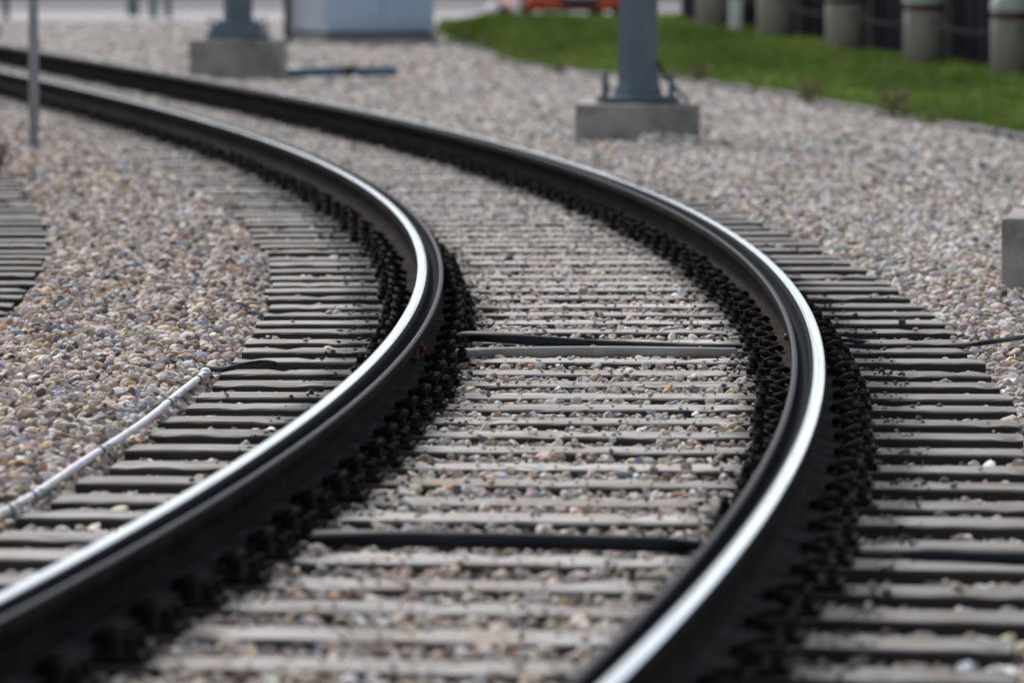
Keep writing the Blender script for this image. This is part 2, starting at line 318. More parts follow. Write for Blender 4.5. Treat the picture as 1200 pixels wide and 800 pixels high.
# ------------------------------------------------------------------ the line of the track (surveyed centre line, every 4 m)
KX = [-1.5181, -0.722, -0.1422, 0.2212, 0.3713, 0.3182, 0.08, -0.3199, -0.8563, -1.5024, -2.2307, -3.0159, -3.8378, -4.6825, -5.5425, -6.415, -7.2998, -8.1967, -9.1058, -10.0271, -10.9607, -11.9064, -12.8643, -13.8344, -14.8167, -15.8112]
KZ = np.arange(6, 6 + 4 * len(KX), 4.0); KX = np.array(KX)
d0 = KX[1] - KX[0]; KZ = np.concatenate([[2.0], KZ]); KX = np.concatenate([[KX[0] - d0 - (d0 - (KX[2] - KX[1]))], KX])
def nat_spline(xk, yk):
    n = len(xk); h = np.diff(xk); A = np.zeros((n, n)); r = np.zeros(n); A[0, 0] = A[0, 0] + 1; A[0, 1] = -1; A[-1, -1] = 1; A[-1, -2] = -1
    for i in range(1, n - 1):
        A[i, i - 1] = h[i - 1]; A[i, i] = 2 * (h[i - 1] + h[i]); A[i, i + 1] = h[i]
        r[i] = 6 * ((yk[i + 1] - yk[i]) / h[i] - (yk[i] - yk[i - 1]) / h[i - 1])
    m = np.linalg.solve(A, r)
    def f(x):
        x = np.asarray(x, float); i = np.clip(np.searchsorted(xk, x) - 1, 0, n - 2); hh = h[i]; a = (xk[i + 1] - x) / hh; b = (x - xk[i]) / hh
        return a * yk[i] + b * yk[i + 1] + ((a ** 3 - a) * m[i] + (b ** 3 - b) * m[i + 1]) * hh * hh / 6
    return f
xc = nat_spline(KZ, KX)
TT = np.arange(3.0, 104.0, 0.05); TX = xc(TT); TD = np.gradient(TX, TT)
TS = np.concatenate([[0], np.cumsum(np.hypot(np.diff(TT), np.diff(TX)))])
def foot(x, y):
    """arc length s and lateral offset u of points (right of the track positive)"""
    t = np.array(y, float)
    for _ in range(8):
        X = np.interp(t, TT, TX); D = np.interp(t, TT, TD)
        t = np.clip(0.4 * t + 0.6 * (y + (x - X) * D), 3, 103.9)
    X = np.interp(t, TT, TX); D = np.interp(t, TT, TD); q = np.sqrt(1 + D * D)
    return np.interp(t, TT, TS), ((x - X) - (y - t) * D) / q
def at(s, u, z=0.0):
    t = np.interp(s, TS, TT); X = np.interp(t, TT, TX); D = np.interp(t, TT, TD); q = np.sqrt(1 + D * D)
    return np.stack([X + u / q, t - u * D / q, np.zeros_like(X) + z], -1)
def heading(s):
    t = np.interp(s, TS, TT); return -math.atan(float(np.interp(t, TT, TD)))   # rotation about z

PITCH_S = 0.5225
SW, SL, SH = 0.225, 2.86, 0.16
_p = p2g(1000, 449.5); S0 = float(foot(np.array([_p[0]]), np.array([_p[1]]))[0][0]) % PITCH_S
RAIL_U = 0.7455
ADJ_U = -3.95
def sst(a, b, x):
    t = np.clip((x - a) / (b - a), 0, 1); return t * t * (3 - 2 * t)
def bedz(u, y):
    """level of the ballast surface"""
    z = np.where(np.abs(u) < 0.6, -0.022, -0.044)
    z = np.where((np.abs(u) >= 0.55) & (np.abs(u) < 0.95), -0.032 - 0.012 * sst(0.8, 0.95, np.abs(u)), z)
    z = z + sst(1.42, 1.62, u) * 0.046 + sst(-1.40, -1.56, u) * 0.054
    z = z + 0.016 * sst(30, 40, y) * (np.abs(u) > 0.9) * (u > -1.5) * (u < 0) + 0.012 * sst(30, 42, y) * (u > 0.9) * (u < 1.5)
    z = z - sst(-2.42, -2.56, u) * 0.065
    z = z + sst(-5.36, -5.6, u) * 0.06
    return z

# ------------------------------------------------------------------ ground, road, pavement
X0 = 1500
tag(MB().box((0, 0, -0.62), (3000, 3000, 1.0)).build("ground", M['bed']), kind='structure')
ss = np.arange(0.2, TS[-1], 0.25)
us = np.concatenate([np.arange(-9, -5.7, .4), np.arange(-5.7, -1.2, .06), np.arange(-1.2, 1.2, .08), np.arange(1.2, 1.8, .06), np.arange(1.9, 16, .45)])
SG, UG = np.meshgrid(ss, us, indexing='ij')
P = at(SG.ravel(), UG.ravel()).reshape(len(ss), len(us), 3)
P[..., 2] = bedz(UG, P[..., 1]) - 0.016
tag(link("track_bed", grid_mesh("track_bed", P, M['bed'])), kind='structure')
# pavement strip with kerb, then the road beyond
tag(MB().box((0, 99.2, -0.05), (260, 10.0, 0.13)).build("pavement", M['pave']), kind='structure')
tag(MB().box((0, 104.35, -0.05), (260, 0.28, 0.16), 0.02).build("kerb", M['kerb']), kind='structure')
tag(MB().box((0, 114.6, -0.10), (400, 20.2, 0.06)).build("road", M['asphalt']), kind='structure')

# ------------------------------------------------------------------ rails
def rail_profile():
    """grooved rail, u towards the gauge side, z above the foot; closed outline, with a material per edge: 0 dark, 1 polished, 2 groove, 3 lip, 4 foot"""
    pts = [(-0.075, 0.0, 4), (-0.075, 0.010, 4), (-0.020, 0.022, 4), (0.000, 0.034, 0), (0.002, 0.112, 0), (-0.022, 0.130, 0), (-0.0275, 0.138, 0), (-0.0275, 0.170, 0),
           (-0.0265, 0.1755, 0), (-0.0225, 0.1786, 1), (-0.012, 0.1799, 1), (-0.002, 0.18, 1), (0.008, 0.1798, 1), (0.016, 0.1786, 2), (0.0275, 0.1725, 2), (0.0295, 0.163, 2), (0.034, 0.138, 2), (0.044, 0.133, 2), (0.056, 0.134, 2), (0.064, 0.142, 2),
           (0.0675, 0.168, 3), (0.070, 0.1735, 3), (0.083, 0.174, 3), (0.087, 0.170, 0), (0.087, 0.138, 0), (0.074, 0.122, 0), (0.016, 0.110, 0), (0.016, 0.034, 0), (0.036, 0.022, 4), (0.105, 0.010, 4), (0.105, 0.0, 0)]
    return pts
def make_rail(side, u0, s_a, s_b, parent):
    pr = rail_profile(); n = len(pr)
    s = np.concatenate([np.arange(s_a, min(s_b, 45), 0.2), np.arange(max(min(s_b, 45), s_a), s_b, 0.4)])
    V = np.zeros((len(s), n, 3)); A = np.zeros((len(s), n, 3))
    for j, (pu, pz, _) in enumerate(pr):
        V[:, j] = at(s, u0 - side * pu, 0.022 + pz); A[:, j, 0] = pu; A[:, j, 1] = s
    idx = np.arange(len(s) * n).reshape(len(s), n); nx = np.roll(idx, -1, 1)
    q = np.stack([idx[:-1], nx[:-1], nx[1:], idx[1:]], -1)
    if side < 0: q = q[..., ::-1]
    me = bpy.data.meshes.new("rail"); me.from_pydata(V.reshape(-1, 3).tolist(), [], q.reshape(-1, 4).tolist())
    for k in ('rail', 'polished', 'groove', 'lip', 'foot'): me.materials.append(M[k])
    mi = np.tile(np.array([p[2] for p in pr]), len(s) - 1); me.polygons.foreach_set("material_index", mi.astype(np.int32))
    at_ = me.attributes.new("prof", 'FLOAT_VECTOR', 'POINT'); at_.data.foreach_set("vector", A.reshape(-1).astype(np.float32))
    me.polygons.foreach_set("use_smooth", [True] * len(me.polygons)); me.update()
    return link("rail", me, parent)

# ------------------------------------------------------------------ sleepers with their fastenings
def sleeper_mesh(k):
    r = random.Random(100 + k); b = bmesh.new()
    nx = 48
    secs = [(-SW / 2, -SH), (-SW / 2, -0.007), (-SW / 2 + 0.006, 0.0), (SW / 2 - 0.006, 0.0), (SW / 2, -0.007), (SW / 2, -SH)]
    rings = []
    for i in range(nx + 1):
        x = -SL / 2 + SL * i / nx
        if i in (0, nx): x += r.uniform(-.015, .015)
        ring = []
        for j, (y, z) in enumerate(secs):
            jz = r.uniform(-.0008, .0005) - (r.uniform(.002, .009) if r.random() < .13 and abs(y) > .105 else 0) if z > -0.05 else 0; jy = r.uniform(-.003, .003)
            if i in (0, nx) and z > -0.05: jz -= 0.002
            ring.append(b.verts.new((x, y + jy, z + jz)))
        rings.append(ring)
    for A, B in zip(rings, rings[1:]):
        for j in range(5): b.faces.new((A[j], B[j], B[j + 1], A[j + 1]))
    b.faces.new(rings[0]); b.faces.new(rings[-1][::-1])
    bmesh.ops.recalc_face_normals(b, faces=b.faces[:])
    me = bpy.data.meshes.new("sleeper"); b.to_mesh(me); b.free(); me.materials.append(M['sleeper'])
    return me
SLEEPERS = [sleeper_mesh(k) for k in range(8)]

def plate_geo(mb):     # local: x = u relative to the rail head centre, +x towards the gauge side; plate spans under the foot
    mb.box((0.015, 0, 0.010), (0.40, 0.17, 0.021), 0.004)
    for sx in (-1, 1):
        x = 0.015 + sx * 0.105
        mb.box((x + sx * 0.012, 0, 0.036), (0.038, 0.075, 0.036), 0.006)          # shoulder
        for sy in (-1, 1):
            mb.cyl((0.015 + sx * 0.172, sy * 0.055, 0.030), 0.017, 0.022, 8)       # screw spike washer
            mb.cyl((0.015 + sx * 0.172, sy * 0.055, 0.050), 0.012, 0.024, 6)       # square-ish head
def clip_geo(mb, sx):  # bent spring clip: leg in the shoulder, loop out, toe on the foot
    x = 0.015 + sx * 0.105
    pts = [(x + sx * .014, -.050, .046), (x + sx * .014, .0, .047), (x + sx * .014, .048, .050), (x + sx * .004, .072, .060), (x - sx * .020, .070, .066), (x - sx * .030, .045, .056),
           (x - sx * .028, .015, .048), (x - sx * .012, -.004, .058), (x + sx * .018, -.004, .082), (x + sx * .036, -.022, .086), (x + sx * .030, -.052, .074), (x + sx * .008, -.066, .058)]
    mb.tube([(a, b, .044 + (c - .044) * .72) for a, b, c in pts], 0.0105, 6)
_m = MB(); plate_geo(_m); PLATE = _m.mesh("tie_plate", M['iron'])
CLIP = []
for sx in (-1, 1):
    _m = MB(); clip_geo(_m, sx); CLIP.append(_m.mesh("rail_clip", M['iron']))
_m = MB(); plate_geo(_m); clip_geo(_m, -1); clip_geo(_m, 1); FASTENING = _m.mesh("rail_fastening", M['iron'])

def make_track(u0, s_a, s_b, near, label, name="railway_track", phase=0.0):
    o = at(np.array([s_a]), np.array([u0]))[0]
    root = empty(name)
    tag(root, label, "railway track", "railway tracks")
    rails = []
    for side in (-1, 1):
        # side = +1: right-hand rail, its gauge side points left
        rails.append(make_rail(side, u0 + side * RAIL_U, max(s_a - 3, 0.1), min(s_b + 4, TS[-1] - .2), root))
    k = 0; s = S0 + phase + PITCH_S * math.ceil((s_a - S0) / PITCH_S)
    while s < s_b:
        p = at(np.array([s + random.uniform(-.012, .012)]), np.array([u0 + random.uniform(-.02, .02)]))[0]
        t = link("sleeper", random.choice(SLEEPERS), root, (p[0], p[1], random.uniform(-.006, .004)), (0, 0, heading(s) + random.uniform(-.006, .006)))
        if k % 2: t.scale = (1, random.uniform(.92, 1.03), 1)
        else: t.scale = (1, random.uniform(.94, 1.06), 1)
        for side in (-1, 1):
            sgn = t.scale[0]; du = (u0 - 0) and 0
            rz = math.pi if side * sgn > 0 else 0
            loc = (sgn * side * RAIL_U, 0, -t.location.z)
            # fastening local +x must point to the gauge side (towards the centre)
            if k < near:
                link("tie_plate", PLATE, t, loc, (0, 0, rz))
                for c in CLIP: link("rail_clip", c, t, loc, (0, 0, rz))
            else:
                link("rail_fastening", FASTENING, t, loc, (0, 0, rz))
        s += PITCH_S; k += 1
    return root, rails
track, rails = make_track(0.0, 7.0, 93.0, 75, "curved railway track with two grooved bright-topped rails on grey timber sleepers")
track2, _ = make_track(ADJ_U, 17.0, 44.0, 30, "neighbouring railway track at the left edge, only its dark sleeper ends in view", phase=0.2)

# red bond clamps on the rail webs where the cable passes
for (px, py, rail_i, side) in ((497, 402, 0, 1), (905, 388, 1, -1)):
    x, y = p2g(px, py, 0.11)
    s, u = foot(np.array([x]), np.array([y])); s = float(s[0]); u0 = -RAIL_U if rail_i == 0 else RAIL_U
    q = at(np.array([s]), np.array([u0 + side * 0.030]))[0]
    mb = MB().box((0, 0, 0.09), (0.035, 0.13, 0.075), 0.008).box((side * .02, 0.02, 0.09), (0.02, 0.05, 0.05), 0.005).cyl((side * .035, -0.03, .09), .014, .02, 6, rot=Matrix.Rotation(rad(90), 4, 'Y'))
    b = mb.build("bond_clamp", M['bond'], rails[rail_i], (q[0], q[1], 0.0), heading(s)); b["label"] = "rusty red bond clamp on the rail web"

# ------------------------------------------------------------------ ballast stones (instanced: nobody could count them)
def stone_mesh(k, sub=2):
    r = np.random.default_rng(200 + k); b = bmesh.new(); bmesh.ops.create_icosphere(b, subdivisions=sub, radius=1.0)
    ax = np.array([1.0, r.uniform(.7, .95), r.uniform(.5, .75)])
    off = Vector(r.uniform(-50, 50, 3)); planes = [(Vector(r.normal(size=3)).normalized(), r.uniform(.52, .82)) for _ in range(11)]
    for v in b.verts:
        p = v.co.normalized()
        rr = 1 + 0.18 * mnoise.noise(p * 1.4 + off)
        for n_, d_ in planes:
            c_ = p.dot(n_)
            if c_ > 1e-3: rr = min(rr, d_ / c_ * 1.03)
        v.co = Vector((p.x * rr * ax[0], p.y * rr * ax[1], p.z * rr * ax[2]))
    me = bpy.data.meshes.new("stone"); b.to_mesh(me); b.free(); me.materials.append(M['stone'])
    return me
def lib(name, meshes):
    c = bpy.data.collections.new(name)
    for m in meshes:
        o = bpy.data.objects.new(m.name, m); c.objects.link(o)
    return c
STONES = lib("stone_shapes", [stone_mesh(k) for k in range(9)])

def scatter(name, pts, scale, rot, idx, col, coll, label, cat):
    n = len(pts); me = bpy.data.meshes.new(name); me.vertices.add(n); me.vertices.foreach_set("co", pts.astype(np.float32).ravel())
    def A(nm, ty, key, v): a = me.attributes.new(nm, ty, 'POINT'); a.data.foreach_set(key, v)
    A("size", 'FLOAT_VECTOR', "vector", scale.astype(np.float32).ravel()); A("turn", 'FLOAT_VECTOR', "vector", rot.astype(np.float32).ravel())
    A("pick", 'INT', "value", idx.astype(np.int32)); A("col", 'FLOAT_COLOR', "color", np.concatenate([col, np.ones((n, 1))], 1).astype(np.float32).ravel())
    me.update(); o = link(name, me)
    g = bpy.data.node_groups.new(name, 'GeometryNodeTree')
    g.interface.new_socket("Geometry", in_out='INPUT', socket_type='NodeSocketGeometry'); g.interface.new_socket("Geometry", in_out='OUTPUT', socket_type='NodeSocketGeometry')
    N = g.nodes; gi = N.new("NodeGroupInput"); go = N.new("NodeGroupOutput"); ip = N.new("GeometryNodeInstanceOnPoints")
    ci = N.new("GeometryNodeCollectionInfo"); ci.inputs["Collection"].default_value = coll; ci.inputs["Separate Children"].default_value = True; ci.inputs["Reset Children"].default_value = True
    def NA(nm, ty): a = N.new("GeometryNodeInputNamedAttribute"); a.data_type = ty; a.inputs["Name"].default_value = nm; return a.outputs[0]
    L = g.links; L.new(gi.outputs[0], ip.inputs["Points"]); L.new(ci.outputs[0], ip.inputs["Instance"]); ip.inputs["Pick Instance"].default_value = True
    e2r = N.new("FunctionNodeEulerToRotation"); L.new(NA("turn", 'FLOAT_VECTOR'), e2r.inputs[0])
    L.new(NA("pick", 'INT'), ip.inputs["Instance Index"]); L.new(e2r.outputs[0], ip.inputs["Rotation"]); L.new(NA("size", 'FLOAT_VECTOR'), ip.inputs["Scale"])
    L.new(ip.outputs[0], go.inputs[0])
    md = o.modifiers.new("scatter", 'NODES'); md.node_group = g
    tag(o, label, cat, kind='stuff')
    return o

# lawn edge, surveyed
EDGE = [p2g(*q) for q in ((512, 44), (545, 56), (610, 80), (700, 91), (800, 98), (900, 112), (1000, 131), (1100, 149), (1200, 166), (1330, 190), (1500, 225))]
EX = np.array([e[0] for e in EDGE]); EY = np.array([e[1] for e in EDGE])
def edge_y(x): return np.interp(x, EX, EY)          # lawn where y > edge_y(x) (edge falls towards the right)
def lawn_d(x, y):
    d = y - np.interp(x, EX, EY); return np.where(x < EX[0], -1, d * 0.55)

PAL = np.array([(.55, .45, .35), (.45, .36, .335), (.47, .455, .435), (.13, .12, .125), (.25, .28, .34), (.49, .31, .19), (.74, .70, .66), (.21, .155, .125), (.48, .40, .355), (.64, .59, .52)])
WL = np.array([.27, .17, .09, .09, .05, .06, .045, .12, .13, .05]); WR = np.array([.20, .14, .20, .06, .03, .02, .11, .05, .13, .12]); WT = np.array([.27, .15, .15, .07, .015, .03, .08, .12, .11, .07])
def in_view(x, y, m=1.0): return np.abs(x) < 0.0905 * y + m
def make_points(ya, yb, dens):
    w = 0.0905 * yb + 1.0; n = int(dens * 2 * w * (yb - ya)); x = rng.uniform(-w, w, n); y = rng.uniform(ya, yb, n)
    k = in_view(x, y); return x[k], y[k]
_b = p2g(800, 170); _c = p2g(225, 97); _d = p2g(1170, 352); _e = p2g(690, 174)
BANKS = [(_b[0] - .12, _b[1] - .36, .11, .30), (_e[0], _e[1] - .1, .03, .2), (_c[0], _c[1] - .05, .06, .3), (_d[0] + .1, _d[1] - .08, .05, .2)]      # gravel heaped against the plinths
blocks = {'l': [], 'r': [], 't': []}
for ya, yb, dens, rs, trk in ((11, 22, 1050, 1.0, 2), (22, 34, 950, 1.0, 2), (34, 46, 620, 1.1, 0), (46, 62, 420, 1.3, 0), (62, 94, 230, 1.7, 0), (34, 90, 820, 1.0, 1)):
    x, y = make_points(ya, yb, dens); s, u = foot(x, y)
    q0 = (np.abs(u) < 1.46) if trk == 1 else (np.abs(u) >= 1.46) if trk == 0 else np.abs(u) < 99     # within the track the stones stay small all the way
    x, y, s, u = x[q0], y[q0], s[q0], u[q0]
    keep = lawn_d(x, y) < 0
    ds = np.abs((s - S0 + PITCH_S / 2) % PITCH_S - PITCH_S / 2)
    ontie = (ds < SW / 2 + 0.012) & (np.abs(u) < SL / 2 + .012)
    ds2 = np.abs((s - S0 - 0.2 + PITCH_S / 2) % PITCH_S - PITCH_S / 2)
    ontie2 = (ds2 < SW / 2 + 0.012) & (np.abs(u - ADJ_U) < SL / 2 + .012) & (s < 44) & (s > 16)
    z = bedz(u, y)
    bank = sum(hh * np.exp(-((x - bx_) ** 2 + (y - by_) ** 2) / ww ** 2) for bx_, by_, hh, ww in BANKS)
    z = z + bank * rng.uniform(.55, 1.0, len(x))
    r = np.clip(np.exp(rng.normal(0, .34, len(x))), .42, 1.7) * 0.0215 * rs
    # strays on top of the sleepers: a few, more of them between the rails and farther round the curve
    pr = np.where(np.abs(u) < 0.62, 0.016 + 0.06 * sst(23, 36, y), 0.008 + 0.055 * sst(29, 40, y) * (u < 0))
    tiny = (np.abs(u) < 0.62) & (rng.uniform(size=len(x)) < .62)
    pr = np.where(tiny, pr + 0.20, pr)
    pr = np.where(np.abs(np.abs(u) - 0.76) < 0.34, np.maximum(pr, 0.16 + .10 * (u > 0.8) * (y < 24)), pr)
    stray = ontie & (rng.uniform(size=len(x)) < pr)
    bedrow = np.abs(u) < 0.62
    z = np.where(stray, 0.003 + 0.004 * (np.abs(np.abs(u) - 0.76) > 0.34), z + np.where(np.abs(u) > 1.5, rng.uniform(-.022, .014, len(x)), rng.uniform(-.014, .010, len(x))) + np.where(bedrow, rng.uniform(-.012, .012, len(x)), 0))
    grit = stray & (np.abs(np.abs(u) - 0.76) < 0.34)
    r = np.where(grit, r * .34 * rng.uniform(.7, 1.5, len(x)), np.where(stray & tiny, r * .36, np.where(stray, r * .6, r)))
    r = np.where(bedrow & ~stray, r * .8, r)
    keep &= (~ontie | stray) & ~ontie2
    railzone = (np.abs(np.abs(u) - RAIL_U) < 0.12)
    keep &= ~(railzone & (z > -0.02)) & ~((np.abs(np.abs(u) - RAIL_U) < 0.17) & stray)
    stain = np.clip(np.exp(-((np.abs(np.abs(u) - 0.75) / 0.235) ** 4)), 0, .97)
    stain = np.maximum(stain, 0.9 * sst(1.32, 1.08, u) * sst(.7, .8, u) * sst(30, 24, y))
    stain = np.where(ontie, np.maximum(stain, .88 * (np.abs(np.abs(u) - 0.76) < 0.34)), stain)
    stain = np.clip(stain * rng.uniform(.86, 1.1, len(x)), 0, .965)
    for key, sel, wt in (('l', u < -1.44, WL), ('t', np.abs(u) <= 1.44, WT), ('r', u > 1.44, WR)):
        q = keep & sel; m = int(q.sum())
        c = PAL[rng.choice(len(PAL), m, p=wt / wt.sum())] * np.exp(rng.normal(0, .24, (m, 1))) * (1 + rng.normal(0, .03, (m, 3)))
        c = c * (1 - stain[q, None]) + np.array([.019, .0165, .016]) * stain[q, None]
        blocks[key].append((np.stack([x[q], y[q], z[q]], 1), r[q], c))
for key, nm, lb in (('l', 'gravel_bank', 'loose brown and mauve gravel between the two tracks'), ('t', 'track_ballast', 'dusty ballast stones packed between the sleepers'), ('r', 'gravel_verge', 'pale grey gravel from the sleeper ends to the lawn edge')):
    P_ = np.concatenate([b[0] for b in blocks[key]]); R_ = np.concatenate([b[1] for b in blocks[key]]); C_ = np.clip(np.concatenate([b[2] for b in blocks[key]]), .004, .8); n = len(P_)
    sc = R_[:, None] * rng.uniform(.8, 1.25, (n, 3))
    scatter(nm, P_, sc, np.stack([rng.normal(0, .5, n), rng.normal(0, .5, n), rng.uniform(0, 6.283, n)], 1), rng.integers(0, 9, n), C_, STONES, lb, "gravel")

# ------------------------------------------------------------------ lawn
gx = np.arange(-1.6, 13.0, 0.16); gy = np.arange(34, 94.3, 0.25)
GX, GY = np.meshgrid(gx, gy)
def lawn_z(x, y):
    d = lawn_d(x, y); return -0.02 + 0.035 * sst(0, .5, d) + 0.34 * sst(58, 74, y) * (1 - sst(76, 88, y)) * sst(0.2, 3.0, d)
GZ = lawn_z(GX, GY)
kc = lawn_d((GX[:-1, :-1] + GX[1:, 1:]) / 2, (GY[:-1, :-1] + GY[1:, 1:]) / 2) > 0
tag(link("lawn", grid_mesh("lawn", np.stack([GX, GY, GZ], -1), M['soil'], keep=kc)), kind='structure')
def tuft(k):
    r = random.Random(k); b = bmesh.new()
    for i in range(16):
        a = r.uniform(0, 6.283); h = r.uniform(.6, 1.1); w = r.uniform(.05, .09); x, y = r.gauss(0, .35), r.gauss(0, .35); lean = r.uniform(.1, .5)
        dx, dy = math.cos(a), math.sin(a); px, py = -dy * w, dx * w
        v = [b.verts.new(p) for p in ((x - px, y - py, -.1), (x + px, y + py, -.1), (x + px * .7 + dx * lean * .35, y + py * .7 + dy * lean * .35, h * .6), (x - px * .7 + dx * lean * .35, y - py * .7 + dy * lean * .35, h * .6), (x + dx * lean, y + dy * lean, h))]
        b.faces.new(v[:4]); b.faces.new((v[3], v[2], v[4]))
    me = bpy.data.meshes.new("tuft"); b.to_mesh(me); b.free(); me.materials.append(M['grass']); return me
TUFTS = lib("grass_tufts", [tuft(k) for k in range(6)])
x = rng.uniform(-1.5, 10.5, 260000); y = rng.uniform(36, 94.2, 260000); k = (lawn_d(x, y) > 0.03 + .16 * np.sin(x * 3.1) * np.sin(x * 7.7 + 1) ) & in_view(x, y, 1.2); x, y = x[k], y[k]; n = len(x)
k = rng.uniform(size=n) < np.clip(70 / y * .8, 0, 1); x, y = x[k], y[k]; n = len(x)
h = .055 * np.exp(rng.normal(0, .22, n)) * (1 + .9 * (lawn_d(x, y) < .35) * rng.uniform(size=n))
g0 = np.array([.115, .19, .028]); g1 = np.array([.24, .31, .055]); tt = np.clip(.45 + .3 * np.sin(x * 1.7 + .4 * y) + rng.normal(0, .25, n), 0, 1)[:, None]
h = h * (1 + .35 * np.sin(x * 2.3 + 1.1 * np.sin(y * .9)) * np.sin(y * 1.3 + x))
tt = np.clip(tt + .35 * (np.sin(x * .9 + y * .35) * np.sin(y * .5 - x * 1.9))[:, None], 0, 1)
gc = (g0 * (1 - tt) + g1 * tt) * np.exp(rng.normal(0, .15, (n, 1))); dry = rng.uniform(size=n) < .03 + .12 * (lawn_d(x, y) < .3); gc[dry] = (.22, .17, .08)
scatter("grass", np.stack([x, y, lawn_z(x, y)], 1), np.stack([h * 1.1, h * 1.1, h], 1), np.stack([rng.normal(0, .15, n), rng.normal(0, .15, n), rng.uniform(0, 6.283, n)], 1), rng.integers(0, 6, n), gc, TUFTS, "shaggy green lawn on the low bank behind the gravel", "grass")
pts = [(a, b - .06, 0.015 + random.uniform(-.01, .01)) for a, b in zip(np.linspace(EX[0], EX[-1], 60), edge_y(np.linspace(EX[0], EX[-1], 60)))]
tag(MB().tube([(a, b - .16, c + .012) for a, b, c in pts], 0.045, 8).build("lawn_edging", M['edging']), "dark edging strip curving along the front of the lawn", "edging")

# ------------------------------------------------------------------ white pipe along the sleeper ends, with black ties
sa, sb = [float(foot(np.array([p[0]]), np.array([p[1]]))[0][0]) for p in (p2g(-60, 640, .04), p2g(238, 430, .04))]
U_PIPE = -SL / 2 - 0.04
def pipe_pt(s): return at(np.array([s]), np.array([U_PIPE + .012 * math.sin(s * 2.1)]))[0] + np.array([0, 0, .026 + .008 * math.sin(s * 1.7)])
pp = [pipe_pt(s) for s in np.linspace(sa, sb, 60)]
pipe = MB().tube(pp, 0.0125, 14).build("white_pipe", M['pvc']); tag(pipe, "white plastic pipe lying along the left sleeper ends, strapped with black ties", "pipe")
e0, e1 = Vector(pp[-6]), Vector(pp[-1]); dd = (e1 - e0).normalized()
MB().tube([e1 - dd * .07, e1 - dd * .06, e1, e1 + dd * .018, e1 + dd * .026], [.0135, .02, .02, .016, .007], 14).build("end_cap", M['pvc'], pipe)
for py in (437, 467, 523, 574, 592):
    sx = float(foot(np.array([p2g(0, py, .04)[0] * 0 + pipe_pt(sb)[0]]), np.array([p2g(0, py, .04)[1]]))[0][0])
    a = Vector(pipe_pt(sx - .012)); b = Vector(pipe_pt(sx + .012)); t = (b - a).normalized()
    st = MB().tube([a, b], 0.0152, 14)
    st.tube([Vector(pipe_pt(sx)) + Vector((.02, 0, .018)), Vector(pipe_pt(sx)) + Vector((.05, -.02, .022)), Vector(pipe_pt(sx)) + Vector((.06, -.03, .006))], .0025, 5)
    st.build("cable_tie", M['zip'], pipe)

# ------------------------------------------------------------------ cables
def smooth(pts, n=8):
    pts = [Vector(p) for p in pts]; out = []
    for i in range(len(pts) - 1):
        p0, p1, p2, p3 = pts[max(i - 1, 0)], pts[i], pts[i + 1], pts[min(i + 2, len(pts) - 1)]
        for k in range(n):
            t = k / n; out.append(.5 * ((2 * p1) + (-p0 + p2) * t + (2 * p0 - 5 * p1 + 4 * p2 - p3) * t * t + (-p0 + 3 * p1 - 3 * p2 + p3) * t ** 3))
    out.append(pts[-1]); return out
def px_pts(l): return [(*p2g(a, b, z), z) for a, b, z in l]
c1 = px_pts([(241, 431, .03), (258, 433, .005), (285, 427, .012), (310, 424, .016), (335, 427, -.02), (385, 427, -.03), (430, 424, -.03), (480, 412, -.05), (530, 398, .01), (552, 394, .045), (590, 396, .048), (640, 400, .035), (700, 404, .015), (780, 407, .005), (860, 409, .0), (905, 407, -.03), (960, 398, -.05), (990, 398, .015), (1040, 404, -.03), (1100, 405, -.02), (1150, 402, .04), (1205, 394, .03), (1260, 388, .02), (1330, 384, .02)])
c1 = smooth(c1); nr = len(c1); rr_ = [.009 + .012 * float(sst(45, 60, i)) - .011 * float(sst(112, 124, i)) for i in range(nr)]
tag(MB().tube(c1, rr_, 10).build("cable", M['cable']), "dark cable arching out of the white pipe end and crossing under both rails", "cable")
c2 = px_pts([(330, 640, -.05), (365, 632, .0), (430, 630, .03), (520, 632, .032), (640, 634, .028), (760, 637, .024), (800, 640, .01), (850, 645, -.04), (940, 648, -.05), (1010, 649, -.02), (1060, 650, .01), (1130, 652, .015), (1215, 654, .02), (1300, 655, .02), (1420, 650, .03)])
tag(MB().tube(smooth(c2), 0.023, 10).build("cable", M['cable']), "thick black cable lying between the rails in the foreground", "cable")
c3 = px_pts([(535, 415, .0), (600, 413, .012), (700, 412, .014), (800, 413, .012), (862, 414, .004)])
tag(MB().tube(smooth(c3), 0.022, 12).build("grey_pipe", M['greypipe']), "dusty grey pipe lying beside the cable between the rails", "pipe")

